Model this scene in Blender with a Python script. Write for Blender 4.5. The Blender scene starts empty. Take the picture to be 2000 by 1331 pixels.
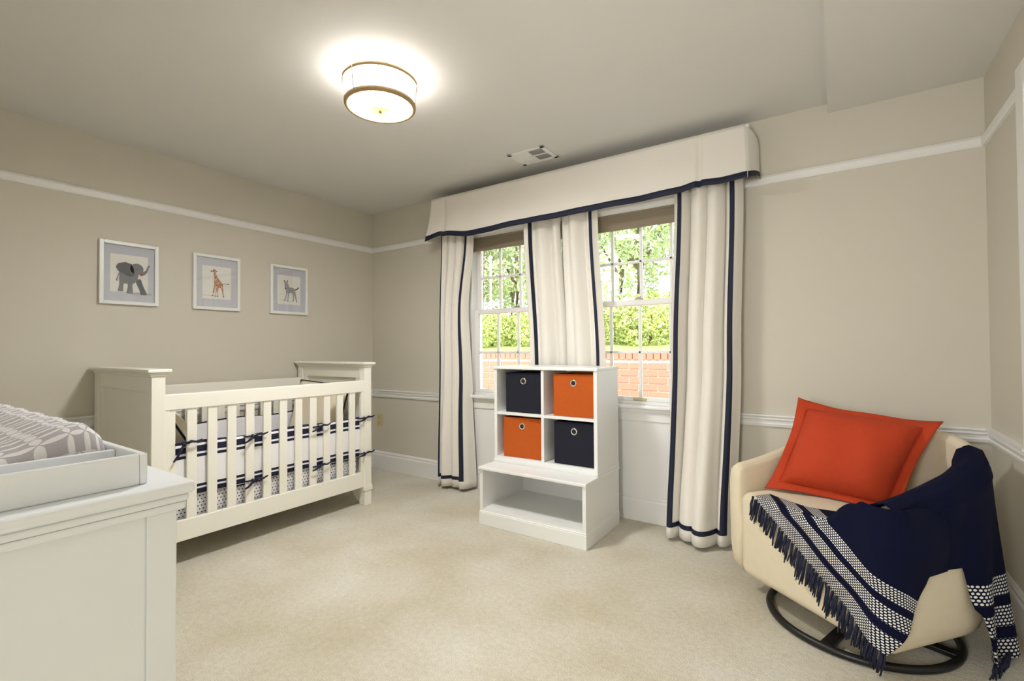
import bpy, bmesh, math, random
from mathutils import Vector, Matrix
random.seed(7)
D = bpy.data
COL = bpy.context.scene.collection
PI = math.pi

# ------------------------------------------------------------------ camera, world, exposure
sc = bpy.context.scene
CAM = Vector((3.7107, -3.0829, 1.1310))
YAW, PITCH, ROLL = math.radians(-34.057), math.radians(0.941), math.radians(-0.376)
fw = Vector((math.sin(YAW) * math.cos(PITCH), math.cos(YAW) * math.cos(PITCH), math.sin(PITCH)))
rt = Vector((math.cos(YAW), -math.sin(YAW), 0)); up = rt.cross(fw)
r2 = rt * math.cos(ROLL) + up * math.sin(ROLL); u2 = -rt * math.sin(ROLL) + up * math.cos(ROLL)
cd = D.cameras.new('camera'); cam = D.objects.new('camera', cd); COL.objects.link(cam)
cd.sensor_fit = 'HORIZONTAL'; cd.sensor_width = 36; cd.lens = 936.34 / 2000 * 36; cd.clip_start = 0.02
M = Matrix((( r2.x, u2.x, -fw.x, CAM.x), (r2.y, u2.y, -fw.y, CAM.y), (r2.z, u2.z, -fw.z, CAM.z), (0, 0, 0, 1)))
cam.matrix_world = M; sc.camera = cam
sc.view_settings.view_transform = 'Standard'; sc.view_settings.look = 'None'
sc.view_settings.gamma = 1.0; sc.view_settings.use_curve_mapping = False
sc.view_settings.exposure = 0.84

W = D.worlds.new('world'); sc.world = W; W.use_nodes = True
bg = W.node_tree.nodes['Background']; bg.inputs[0].default_value = (0.86, 0.93, 1.0, 1); bg.inputs[1].default_value = 2.4

sun = D.lights.new('sun', 'SUN'); sun.energy = 3.0; sun.angle = 0.02; sun.color = (1, .95, .86)
so = D.objects.new('sun', sun); COL.objects.link(so)
so.rotation_euler = Vector((-0.45, 0.75, -1.0)).to_track_quat('-Z', 'Y').to_euler()

LAMP_L = 4.6        # radiance of the ceiling lamp's glowing glass
FILL_W = 68.0       # unseen fill light added behind the camera to brighten the window side

# ------------------------------------------------------------------ helpers
def lin(c):
    return tuple((x / 12.92 if x <= 0.04045 else ((x + 0.055) / 1.055) ** 2.4) for x in (v / 255 for v in c))

class NT:
    def __init__(s, m): s.t = m.node_tree; s.n = s.t.nodes; s.b = s.n['Principled BSDF']
    def add(s, k, **kw):
        n = s.n.new(k)
        for a, v in kw.items(): setattr(n, a, v)
        return n
    def link(s, a, b): s.t.links.new(a, b)
    def math(s, op, a, b=None, c=None):
        n = s.n.new('ShaderNodeMath'); n.operation = op
        for i, v in enumerate((a, b, c)):
            if v is None: continue
            if isinstance(v, (int, float)): n.inputs[i].default_value = v
            else: s.link(v, n.inputs[i])
        return n.outputs[0]
    def mix(s, f, a, b):
        n = s.n.new('ShaderNodeMix'); n.data_type = 'RGBA'
        for sock, v in ((n.inputs[0], f), (n.inputs[6], a), (n.inputs[7], b)):
            if isinstance(v, (int, float)): sock.default_value = v
            elif isinstance(v, tuple): sock.default_value = (*v, 1) if len(v) == 3 else v
            else: s.link(v, sock)
        return n.outputs[2]

def mat(name, col, rough=.5, bump=0, bscale=200, var=0, vscale=8, spec=.5, metal=0, coat=0, sheen=0):
    m = D.materials.new(name); m.use_nodes = True; t = NT(m); c = lin(col)
    t.b.inputs['Base Color'].default_value = (*c, 1); t.b.inputs['Roughness'].default_value = rough
    t.b.inputs['Metallic'].default_value = metal; t.b.inputs['Specular IOR Level'].default_value = spec
    t.b.inputs['Coat Weight'].default_value = coat; t.b.inputs['Sheen Weight'].default_value = sheen
    tc = t.add('ShaderNodeTexCoord')
    if var:
        n = t.add('ShaderNodeTexNoise'); n.inputs['Scale'].default_value = vscale; n.inputs['Detail'].default_value = 4
        t.link(tc.outputs['Object'], n.inputs['Vector'])
        d = tuple(max(0, x * (1 - var)) for x in c); e = tuple(min(1, x * (1 + var * .6)) for x in c)
        t.link(t.mix(n.outputs['Fac'], d, e), t.b.inputs['Base Color'])
    if bump:
        n = t.add('ShaderNodeTexNoise'); n.inputs['Scale'].default_value = bscale; n.inputs['Detail'].default_value = 3
        t.link(tc.outputs['Object'], n.inputs['Vector'])
        b = t.add('ShaderNodeBump'); b.inputs['Strength'].default_value = bump; b.inputs['Distance'].default_value = .002
        t.link(n.outputs['Fac'], b.inputs['Height']); t.link(b.outputs['Normal'], t.b.inputs['Normal'])
    return m

def emis(name, col, s):
    m = D.materials.new(name); m.use_nodes = True; t = NT(m)
    t.b.inputs['Base Color'].default_value = (.8, .8, .8, 1)
    t.b.inputs['Emission Color'].default_value = (*col, 1); t.b.inputs['Emission Strength'].default_value = s
    return m

class B:
    """collects shapes in one bmesh"""
    def __init__(s): s.bm = bmesh.new(); s.uv = None
    def _merge(s, b2):
        me = D.meshes.new('tmp'); b2.to_mesh(me); b2.free(); s.bm.from_mesh(me); D.meshes.remove(me)
    def box(s, x0, x1, y0, y1, z0, z1, bev=0, seg=2, M=None):
        b = bmesh.new(); bmesh.ops.create_cube(b, size=1)
        for v in b.verts: v.co = Vector(((x0 + x1) / 2 + v.co.x * (x1 - x0), (y0 + y1) / 2 + v.co.y * (y1 - y0), (z0 + z1) / 2 + v.co.z * (z1 - z0)))
        if bev: bmesh.ops.bevel(b, geom=b.edges[:], offset=bev, segments=seg, profile=.5, affect='EDGES')
        if M: bmesh.ops.transform(b, matrix=M, verts=b.verts[:])
        s._merge(b); return s
    def grid(s, f, nu, nv, closeu=False, flip=False, uvf=None):
        vs = [[s.bm.verts.new(f(i / (nu if closeu else nu), j / nv)) for j in range(nv + 1)] for i in range(nu if closeu else nu + 1)]
        if uvf and s.uv is None: s.uv = s.bm.loops.layers.uv.new('UVMap')
        n = nu
        for i in range(n):
            for j in range(nv):
                a = [(i, j), (i + 1, j), (i + 1, j + 1), (i, j + 1)]
                if flip: a.reverse()
                q = [vs[p % len(vs)][r] for p, r in a]
                try: fc = s.bm.faces.new(q)
                except ValueError: continue
                if uvf:
                    for lp, (p, r) in zip(fc.loops, a): lp[s.uv].uv = uvf(p / nu, r / nv)
        return vs
    def lathe(s, prof, cx, cy, n=48, M=None, cap=False):
        b = bmesh.new(); rings = []
        for r, z in prof:
            rings.append([b.verts.new((cx + r * math.cos(2 * PI * i / n), cy + r * math.sin(2 * PI * i / n), z)) for i in range(n)])
        for k in range(len(rings) - 1):
            for i in range(n): b.faces.new((rings[k][i], rings[k][(i + 1) % n], rings[k + 1][(i + 1) % n], rings[k + 1][i]))
        if cap:
            b.faces.new(list(reversed(rings[0]))); b.faces.new(rings[-1])
        if M: bmesh.ops.transform(b, matrix=M, verts=b.verts[:])
        s._merge(b); return s
    def tube(s, pts, r, n=8, closed=False):
        P = [Vector(p) for p in pts]; m = len(P); rings = []
        rr = r if isinstance(r, (list, tuple)) else [r] * m
        ref = Vector((0, 0, 1))
        for i in range(m):
            if closed: t = (P[(i + 1) % m] - P[i - 1])
            else: t = P[min(i + 1, m - 1)] - P[max(i - 1, 0)]
            t.normalize(); a = t.cross(ref)
            if a.length < .05: a = t.cross(Vector((1, 0, 0)))
            a.normalize(); b = t.cross(a)
            rings.append([s.bm.verts.new(P[i] + (a * math.cos(2 * PI * k / n) + b * math.sin(2 * PI * k / n)) * rr[i]) for k in range(n)])
        for i in range(m if closed else m - 1):
            A, C = rings[i], rings[(i + 1) % m]
            for k in range(n): s.bm.faces.new((A[k], A[(k + 1) % n], C[(k + 1) % n], C[k]))
        if not closed:
            s.bm.faces.new(list(reversed(rings[0]))); s.bm.faces.new(rings[-1])
        return s
    def prism(s, pts, ax, a0, a1):
        """pts: 2D outline in the two other axes (in xyz order), extruded along ax"""
        def P(p, a):
            q = list(p); q.insert('xyz'.index(ax), a); return q
        A = [s.bm.verts.new(P(p, a0)) for p in pts]; C = [s.bm.verts.new(P(p, a1)) for p in pts]; n = len(pts)
        s.bm.faces.new(A); s.bm.faces.new(list(reversed(C)))
        for i in range(n): s.bm.faces.new((A[i], C[i], C[(i + 1) % n], A[(i + 1) % n]))
        return s
    def build(s, name, m, parent=None, smooth=False, solid=0, sub=0):
        bmesh.ops.recalc_face_normals(s.bm, faces=s.bm.faces[:])
        me = D.meshes.new(name); s.bm.to_mesh(me); s.bm.free()
        o = D.objects.new(name, me); COL.objects.link(o)
        if m: me.materials.append(m)
        if smooth:
            for p in me.polygons: p.use_smooth = True
        if solid:
            md = o.modifiers.new('solid', 'SOLIDIFY'); md.thickness = solid; md.offset = 0
        if sub:
            md = o.modifiers.new('sub', 'SUBSURF'); md.levels = sub; md.render_levels = sub
        if parent:
            o.parent = parent
            if parent.type == 'EMPTY': o.matrix_parent_inverse = Matrix.Translation(-Vector(parent.location))
        return o

def tag(o, label, cat, group=None):
    o['label'] = label; o['category'] = cat
    if group: o['group'] = group
    return o
def thing(name, label, cat, loc, group=None):
    o = D.objects.new(name, None); COL.objects.link(o); o.location = loc
    o.empty_display_size = .1
    return tag(o, label, cat, group)
def struct(o): o['kind'] = 'structure'; return o
def sbox(name, m, *a, parent=None, **k):
    o = B().box(*a, **k).build(name, m, parent)
    if not parent: struct(o)
    return o
def smoothstep(a, b, x):
    t = max(0, min(1, (x - a) / (b - a))); return t * t * (3 - 2 * t)
def interp(tab, x):
    if x <= tab[0][0]: return tab[0][1]
    for (a, p), (b, q) in zip(tab, tab[1:]):
        if x <= b:
            t = (x - a) / (b - a); t = t * t * (3 - 2 * t); return p + (q - p) * t
    return tab[-1][1]

# ------------------------------------------------------------------ materials
m_wall = mat('wall_paint', (212, 206, 192), .75, .12, 900)
m_ceil = mat('ceiling_paint', (226, 224, 220), .8, .1, 700)
m_trim = mat('trim_paint', (240, 239, 237), .35)
m_white = mat('white_lacquer', (240, 240, 238), .3)
m_dresser = mat('cool_white_lacquer', (233, 237, 241), .3)
m_crib = mat('crib_paint', (244, 240, 228), .35)
m_curtain = mat('curtain_cloth', (236, 231, 222), .85, .25, 900, sheen=.2)
m_navy = mat('navy_ribbon', (14, 20, 48), .7)
m_shade = mat('taupe_shade', (150, 137, 118), .85, .2, 600)
m_bronze = mat('brushed_bronze', (176, 150, 106), .5, metal=.3)
m_black = mat('black_metal', (14, 14, 16), .4)
m_orange = mat('orange_felt', (190, 86, 14), .9, .3, 900, var=.1, vscale=60)
m_navyfelt = mat('navy_felt', (17, 20, 36), .9, .3, 900, var=.15, vscale=60)
m_chrome = mat('grommet_metal', (215, 212, 205), .25, metal=1)
m_chair = mat('cream_upholstery', (226, 213, 186), .85, .3, 1200, var=.05, vscale=30)
m_pillow = mat('orange_linen', (186, 58, 16), .85, .3, 900, var=.08, vscale=40)
m_print = mat('print_paper', (246, 243, 234), .5)
m_mat = mat('grey_mat_board', (212, 212, 217), .6)
m_outlet = mat('almond_plastic', (205, 190, 140), .4)
m_dark = mat('dark_gap', (30, 27, 20), .8)

def carpet():
    m = D.materials.new('carpet'); m.use_nodes = True; t = NT(m); tc = t.add('ShaderNodeTexCoord')
    t.b.inputs['Roughness'].default_value = .95; t.b.inputs['Specular IOR Level'].default_value = .1
    t.b.inputs['Sheen Weight'].default_value = .25
    def noise(sc_, det):
        n = t.add('ShaderNodeTexNoise'); n.inputs['Scale'].default_value = sc_; n.inputs['Detail'].default_value = det
        t.link(tc.outputs['Object'], n.inputs['Vector']); return n.outputs['Fac']
    big = t.math('MULTIPLY_ADD', noise(2.2, 5), 2.2, -.6); fine = noise(260, 2); mid = noise(45, 4)
    c = t.mix(big, lin((203, 192, 165)), lin((226, 220, 205)))
    k = t.math('MULTIPLY_ADD', mid, .34, .83); k2 = t.math('MULTIPLY_ADD', fine, .9, .55)
    kk = t.math('MULTIPLY', k, k2)
    n = t.add('ShaderNodeVectorMath', operation='SCALE'); t.link(c, n.inputs[0]); t.link(kk, n.inputs['Scale'])
    t.link(n.outputs[0], t.b.inputs['Base Color'])
    h = t.math('ADD', fine, t.math('MULTIPLY', mid, 1.0))
    b = t.add('ShaderNodeBump'); b.inputs['Strength'].default_value = .7; b.inputs['Distance'].default_value = .008
    t.link(h, b.inputs['Height']); t.link(b.outputs['Normal'], t.b.inputs['Normal'])
    return m
m_carpet = carpet()

def glass():
    m = D.materials.new('window_glass'); m.use_nodes = True; t = NT(m)
    o = t.n['Material Output']; tr = t.add('ShaderNodeBsdfTransparent'); gl = t.add('ShaderNodeBsdfGlossy')
    gl.inputs['Roughness'].default_value = 0; fr = t.add('ShaderNodeFresnel'); fr.inputs[0].default_value = 1.45
    mx = t.add('ShaderNodeMixShader'); t.link(fr.outputs[0], mx.inputs[0]); t.link(tr.outputs[0], mx.inputs[1]); t.link(gl.outputs[0], mx.inputs[2])
    t.link(mx.outputs[0], o.inputs[0]); return m
m_glass = glass()

# ------------------------------------------------------------------ room shell
RW = 4.301; YB = -3.3; H = 2.44; XS = 3.69; HS = 2.387
sbox('floor', m_carpet, -.15, RW + .15, YB - .15, .15, -.1, 0)
ce = B(); ce.box(-.15, XS, YB - .15, .15, H, H + .15); ce.box(XS, RW + .15, YB - .15, .15, HS, H + .15)
struct(ce.build('ceiling', m_ceil))
sbox('wall_left', m_wall, -.15, 0, YB - .15, .15, 0, H)
OX0, OX1 = 2.95, 4.05  # opening added behind the camera so the fill light reaches the room
w = B(); w.box(0, OX0, YB - .15, YB, 0, H); w.box(OX1, RW, YB - .15, YB, 0, H); w.box(OX0, OX1, YB - .15, YB, 2.07, H)
struct(w.build('wall_back', m_wall))
w = B(); WX0, WXM0, WXM1, WX1, WZ0, WZ1 = 1.20, 2.10, 2.155, 3.09, .755, 2.07
w.box(0, WX0, 0, .15, 0, H); w.box(WX1, RW, 0, .15, 0, H); w.box(WX0, WX1, 0, .15, 0, WZ0); w.box(WX0, WX1, 0, .15, WZ1, H); w.box(WXM0, WXM1, 0, .15, WZ0, WZ1)
struct(w.build('wall_front', m_wall))
# right wall with a closed door by the corner; the back wall has an added opening for the fill light
w = B(); DY0, DY1, DZ = -1.44, -.64, 2.07
w.box(RW, RW + .15, DY1, .15, 0, H); w.box(RW, RW + .15, YB - .15, DY0, 0, H)
w.box(RW, RW + .15, DY0, DY1, DZ, H)
struct(w.build('wall_right', m_wall))
# unseen hall, added to house the fill light
h = B(); hx0, hx1, hy0, hy1 = 2.0, 5.2, -5.2, YB - .15
h.box(hx1, hx1 + .1, hy0, hy1, 0, H); h.box(hx0, hx1, hy0 - .1, hy0, 0, H); h.box(hx0 - .1, hx0, hy0, hy1, 0, H); h.box(RW + .15, hx1, hy1, hy1 + .1, 0, H)
struct(h.build('wall_added_hall', m_wall)); sbox('floor_added_hall', m_carpet, hx0, hx1, hy0, hy1, -.1, 0); sbox('ceiling_added_hall', m_ceil, hx0, hx1, hy0, hy1, H, H + .1)
hl = D.lights.new('added_fill_light', 'POINT'); hl.energy = FILL_W; hl.shadow_soft_size = .22; hl.color = (.965, .985, 1.0)  # added fill without a fixture, aimed at lifting the window wall
ho = D.objects.new('added_fill_light', hl); COL.objects.link(ho); ho.location = (3.22, -4.3, 1.25)

# trims: picture rail, chair rail, baseboard profiles (depth from wall, z)
P_PIC = [(0, 2.058), (.012, 2.060), (.018, 2.068), (.018, 2.096), (.012, 2.109), (0, 2.109)]
P_CHR = [(0, .678), (.012, .680), (.016, .694), (.010, .700), (.014, .712), (.022, .720), (.012, .728), (.026, .738), (.026, .745), (0, .747)]
P_BAS = [(0, 0), (.018, 0), (.018, .128), (.012, .140), (.014, .152), (.006, .166), (0, .166)]
def rail(name, prof, wall, a0, a1):
    b = B()
    if wall == 'L': b.prism([(d, z) for d, z in prof], 'y', a0, a1)
    if wall == 'F': b.prism([(-d, z) for d, z in prof], 'x', a0, a1)
    if wall == 'R': b.prism([(RW - d, z) for d, z in prof], 'y', a0, a1)
    if wall == 'B': b.prism([(YB + d, z) for d, z in prof], 'x', a0, a1)
    return struct(b.build(name, m_trim))
n = 1
for wall, spans in (('L', [(YB, 0)]), ('F', [(0, RW)]), ('R', [(-.55, 0), (YB, -1.53)]), ('B', [(0, OX0 - .09), (OX1 + .09, RW)])):
    for a0, a1 in spans:
        rail('trim_%d' % n, P_PIC, wall, a0, a1); n += 1
        if wall == 'F':
            for c0, c1 in ((0, 1.11), (3.17, RW)): rail('trim_%d' % n, P_CHR, wall, c0, c1); n += 1
        else: rail('trim_%d' % n, P_CHR, wall, a0, a1); n += 1
        rail({'L': 'baseboard_left', 'F': 'baseboard_front', 'R': 'baseboard_right', 'B': 'baseboard_back'}[wall] + ('' if a0 in (0, -.55) or wall == 'L' else '_2'), P_BAS, wall, a0, a1)
# white panel under the windows
sbox('trim_%d' % n, m_trim, 1.12, 3.16, -.012, 0, .166, .655); n += 1

# closed door by the corner
dr = D.objects.new('door_1', None); COL.objects.link(dr); dr.location = (RW, -1.0, 0); struct(dr)
cs = B(); cs.box(RW - .022, RW, DY1, DY1 + .09, 0, 2.16, .004); cs.box(RW - .022, RW, DY0 - .09, DY0, 0, 2.16, .004); cs.box(RW - .022, RW, DY0, DY1, DZ, 2.16, .004)
cs.build('casing', m_trim, dr)
dl = B(); dl.box(RW + .02, RW + .06, DY0, DY1, 0.01, DZ)
for z0, z1 in ((.15, .85), (1.0, 1.95)):
    for y0, y1 in ((DY0 + .1, -1.04), (-.96, DY1 - .1)): dl.box(RW + .012, RW + .02, y0, y1, z0, z1, .006)
dl.build('door_leaf', m_white, dr)
B().lathe([(0, 0), (.02, 0), (.02, .02), (.012, .025), (.012, .04), (.028, .05), (.028, .07), (0, .08)], 0, 0, 20, Matrix.Translation((RW + .02, DY0 + .07, .95)) @ Matrix.Rotation(-PI / 2, 4, 'Y')).build('door_handle', m_bronze, dr, True)
d2 = D.objects.new('added_doorway', None); COL.objects.link(d2); d2.location = (3.5, YB, 0); struct(d2)  # casing of the unseen doorway added for the fill light
cs = B(); cs.box(OX1, OX1 + .09, YB, YB + .022, 0, 2.16, .004); cs.box(OX0 - .09, OX0, YB, YB + .022, 0, 2.16, .004); cs.box(OX0, OX1, YB, YB + .022, 2.07, 2.16, .004)
cs.build('casing', m_trim, d2)

# ------------------------------------------------------------------ windows
def window(idx, x0, x1):
    e = D.objects.new('window_%d' % idx, None); COL.objects.link(e); e.location = ((x0 + x1) / 2, 0, WZ0); struct(e)
    f = B(); t = .03
    f.box(x0, x0 + t, .0, .14, WZ0, WZ1); f.box(x1 - t, x1, .0, .14, WZ0, WZ1); f.box(x0, x1, .0, .14, WZ1 - t, WZ1); f.box(x0, x1, .02, .15, WZ0, WZ0 + .02)
    f.build('window_frame', m_trim, e)
    cols = 4; gx0, gx1 = x0 + .065, x1 - .06
    def sash(name, z0, z1, y, gz):
        s = B(); d = .032; a, c = x0 + t, x1 - t
        s.box(a, gx0, y, y + d, z0, z1, .003); s.box(gx1, c, y, y + d, z0, z1, .003)
        s.box(gx0, gx1, y, y + d, z0, gz[0], .003); s.box(gx0, gx1, y, y + d, gz[-1], z1, .003)
        step = (gx1 - gx0) / cols
        for k in range(1, cols): s.box(gx0 + k * step - .009, gx0 + k * step + .009, y + .004, y + d - .004, gz[0], gz[-1], .003)
        s.box(gx0, gx1, y + .004, y + d - .004, gz[1] - .009, gz[1] + .009, .003)
        so_ = s.build(name, m_trim, e)
        for i in range(cols):
            for j in range(2):
                p = B().box(gx0 + i * step, gx0 + (i + 1) * step, y + .014, y + .018, gz[j], gz[j + 1]).build('pane', m_glass); p.parent = so_
    sash('upper_sash', 1.415, WZ1 - .03, .075, (1.455, 1.715, 2.03))
    sash('lower_sash', WZ0 + .02, 1.45, .04, (.80, 1.10, 1.415))
    xm = gx0 + 2 * (gx1 - gx0) / 4
    B().box(xm - .03, xm + .03, .03, .05, 1.452, 1.462, .003).lathe([(0, 0), (.012, 0), (.012, .012), (0, .016)], xm, .045, 14, Matrix.Translation((0, 0, 1.46))).build('sash_lock', m_chrome, e)
    B().box(xm - .045, xm + .045, .033, .042, .778, .795, .003).build('sash_lift', m_outlet, e)
    return e
w1 = window(1, WX0, WXM0); w2 = window(2, WXM1, WX1)
cs = B()
for a, c in ((1.11, WX0), (WXM0 - .01, WXM1 + .01), (WX1, 3.18)): cs.box(a, c, -.022, 0, WZ0, 2.16, .004)
cs.box(1.11, 3.18, -.022, 0, WZ1, 2.16, .004)
struct(cs.build('trim_%d' % n, m_trim)); n += 1
cs = B(); cs.box(1.08, 3.21, -.065, .02, .735, .757, .006); struct(cs.build('trim_%d' % n, m_trim)); n += 1
cs = B(); cs.box(1.11, 3.18, -.022, 0, .650, .735, .004); cs.box(1.11, 3.18, -.03, 0, .705, .735, .006); struct(cs.build('trim_%d' % n, m_trim)); n += 1

# roller shades
for i, (a, c, lab) in enumerate(((WX0 + .03, WXM0 - .03, 'taupe roller shade pulled partly down in the window nearer the crib'), (WXM1 + .03, WX1 - .03, 'taupe roller shade pulled partly down in the window nearer the armchair'))):
    t = thing('roller_shade', lab, 'window shade', ((a + c) / 2, .03, 2.03), 'roller shades in the windows')
    B().box(a, c, .022, .026, 1.94, 2.04).build('shade_cloth', m_shade, t)
    B().box(a, c, .018, .030, 1.93, 1.942, .003).build('hem_bar', m_shade, t)
    B().lathe([(.018, 0), (.018, c - a)], 0, 0, 16, Matrix.Translation((a, .024, 2.045)) @ Matrix.Rotation(PI / 2, 4, 'Y'), cap=True).build('roller', m_shade, t, True)

# ------------------------------------------------------------------ valance
def valance():
    t = thing('window_valance', 'long off-white fabric valance with navy bottom band above both windows', 'valance', (2.15, -.1, 2.03))
    X0, X1 = .955, 3.31; ZT = 2.362
    def bot(x): return interp([(.95, 2.012), (1.09, 2.046), (1.10, 2.04), (1.38, 2.006), (1.9, 2.022), (2.7, 2.03), (2.95, 2.04), (3.07, 2.055), (3.2, 2.04), (3.32, 2.042)], x)
    def pleat(x): return .022 * sum(math.exp(-((x - p) / .012) ** 2) for p in (1.10, 3.07))
    def front(u, v, off=0):
        x = X0 + (X1 - X0) * u; z = ZT + (bot(x) - ZT) * v
        fl = v ** 1.6 * .02 + .05 * v * v * smoothstep(3.05, 3.31, x) + .03 * v * v * smoothstep(1.12, .96, x)
        xx = x + .02 * v * smoothstep(3.05, 3.31, x) - .02 * v * smoothstep(1.12, .96, x)
        wr = .003 * math.sin(x * 23 + v * 3) * v + .004 * math.sin(x * 9 - v * 5) * v
        return Vector((xx, -.185 - fl + pleat(x) * min(1, v * 2 + .2) + wr - off, z))
    b = B(); b.grid(front, 220, 14)
    def ret(side):
        def f(u, v):
            p = front(1 if side > 0 else 0, v); q = Vector((3.357, -.001, 2.25 - .158 * v)) if side > 0 else Vector((.94, -.001, p.z))
            r = p.lerp(q, u); r.x += .02 * math.sin(PI * u) * side; r.z += .012 * math.sin(PI * u); return r
        return f
    b.grid(ret(1), 10, 14); b.grid(ret(-1), 10, 14)
    b.build('valance_cloth', m_curtain, t, True, solid=.004)
    b = B(); k = lambda v: .885 + .12 * v
    def band(u, v): return front(u, k(v), .004)
    b.grid(band, 220, 3)
    def rb(u, v):
        p = ret(1)(u, k(v)); p.x += .004; return p
    b.grid(rb, 10, 3)
    b.build('navy_band', m_navy, t, True, solid=.003)
    B().box(.97, 3.33, -.18, -.002, 2.345, 2.36).build('mounting_board', m_white, t)
valance()

# ------------------------------------------------------------------ curtains
def curtain(lab, xl, xr, y0, amp, folds, ph, ribs, zb=.025, zt=2.12, seed=0, ybulge=None):
    """xl, xr, amp: tables over z; ribs: list of (s0, s1) vertical ribbons; a hem ribbon joins them"""
    t = thing('curtain_panel', lab, 'curtain', ((interp(xl, 0) + interp(xr, 0)) / 2, y0, zb), 'white curtain panels with navy trim')
    rn = random.Random(seed); p2, p3 = rn.random() * 6, rn.random() * 6
    def S(s, z, off=0):
        a, c = interp(xl, z), interp(xr, z); am = interp(amp, z)
        w_ = math.sin(2 * PI * folds * s + ph + .25 * math.sin(z * 1.7 + p2)) * .75 + .35 * math.sin(2 * PI * (folds * .53) * s + p3 + z * .5) + .12 * math.sin(2 * PI * folds * 2.1 * s + p2)
        dx = -.25 * am * math.cos(2 * PI * folds * s + ph) * math.sin(PI * s)
        yb = ybulge(s, z) if ybulge else 0
        return Vector((a + (c - a) * s + dx, y0 - am * (.55 + .5 * w_) - yb, z))
    def N(s, z):
        e = 1e-3; a = S(s + e, z) - S(s - e, z); b = S(s, z + e) - S(s, z - e); nn = a.cross(b)
        if nn.y > 0: nn = -nn
        return nn.normalized()
    b = B(); b.grid(lambda u, v: S(u, zb + (zt - zb) * v), 110, 44); b.build('cloth', m_curtain, t, True, solid=.003)
    for s0, s1 in ribs:
        b = B(); b.grid(lambda u, v: (lambda s, z: S(s, z) + N(s, z) * .0035)(s0 + (s1 - s0) * u, .105 + (zt - .105) * v), 4, 60); b.build('ribbon', m_navy, t, True)
    b = B(); b.grid(lambda u, v: (lambda s, z: S(s, z) + N(s, z) * .0035)(ribs[0][0] + (ribs[-1][1] - ribs[0][0]) * u, .085 + .027 * v), 110, 2); b.build('hem_ribbon', m_navy, t, True)

curtain('leftmost curtain panel, narrow and gathered, beside the crib', [(0, .985), (2.1, .99)], [(0, 1.305), (.8, 1.27), (1.45, 1.235), (2.05, 1.295)], -.05,
        [(0, .13), (1.2, .09), (2.1, .06)], 3.6, .8, [(.03, .05), (.83, .875)], seed=1)
curtain('curtain panel left of centre, hanging behind the cube shelf', [(0, 1.87), (1, 1.868), (2.05, 1.822)], [(0, 2.16), (1, 2.15), (2.05, 2.10)], -.04,
        [(0, .05), (2.1, .06)], 2.3, 1.2, [(.10, .155)], seed=2, ybulge=lambda s, z: .03 * (1 - s))
curtain('curtain panel right of centre, hanging behind the cube shelf', [(0, 2.165), (1, 2.158), (2.05, 2.125)], [(0, 2.46), (1, 2.44), (2.05, 2.39)], -.05,
        [(0, .045), (2.1, .05)], 2.2, 2.7, [(.80, .855)], seed=5, ybulge=lambda s, z: .02)
curtain('rightmost curtain panel, full and pleated, beside the armchair', [(0, 2.85), (1.07, 2.87), (2.05, 2.90)], [(0, 3.225), (1.07, 3.262), (2.05, 3.285)], -.05,
        [(0, .17), (.6, .13), (1.2, .10), (2.1, .085)], 3.92, 5.268, [(.085, .125), (.85, .89)], seed=4,
        ybulge=lambda s, z: .07 * smoothstep(1.0, 0, z) * math.sin(PI * s))

# ------------------------------------------------------------------ ceiling lamp, vent, outlet
def lamp():
    cx, cy = 1.925, -1.55; t = thing('ceiling_lamp', 'round white drum ceiling lamp with bronze rims, switched on', 'lamp', (cx, cy, 2.29))
    m_glow = emis('lamp_glass', (.99, .98, .955), LAMP_L); m_glow2 = emis('lamp_diffuser', (.985, .98, .96), LAMP_L * 21)
    B().lathe([(.10, 2.44), (.10, 2.42), (.09, 2.412)], cx, cy, 48, cap=True).build('canopy', m_white, t)
    B().lathe([(.157, 2.298), (.170, 2.405)], cx, cy, 64).build('glass_drum', m_glow, t, True)
    B().lathe([(.171, 2.392), (.175, 2.394), (.175, 2.414), (.169, 2.416), (.168, 2.394)], cx, cy, 64).build('top_rim', m_bronze, t, True)
    B().lathe([(.147, 2.289), (.150, 2.284), (.162, 2.284), (.165, 2.288), (.166, 2.303), (.159, 2.305)], cx, cy, 64).build('bottom_rim', m_bronze, t, True)
    B().lathe([(0.0005, 2.285), (.08, 2.287), (.152, 2.293)], cx, cy, 64).build('diffuser', m_glow2, t, True)
    B().lathe([(.0005, 2.258), (.006, 2.259), (.008, 2.264), (.005, 2.267), (.042, 2.268), (.044, 2.271), (.040, 2.275), (.030, 2.286)], cx, cy, 32).build('finial', m_bronze, t, True)
    for k in range(3):
        a = k * 2 * PI / 3 + .6
        B().tube([(cx + 1.0 * .1745 * math.cos(a), cy + 1.0 * .1745 * math.sin(a), 2.414), (cx + .163 * math.cos(a), cy + .163 * math.sin(a), 2.288)], .003, 6).build('clip', m_chrome, t)
lamp()

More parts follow.
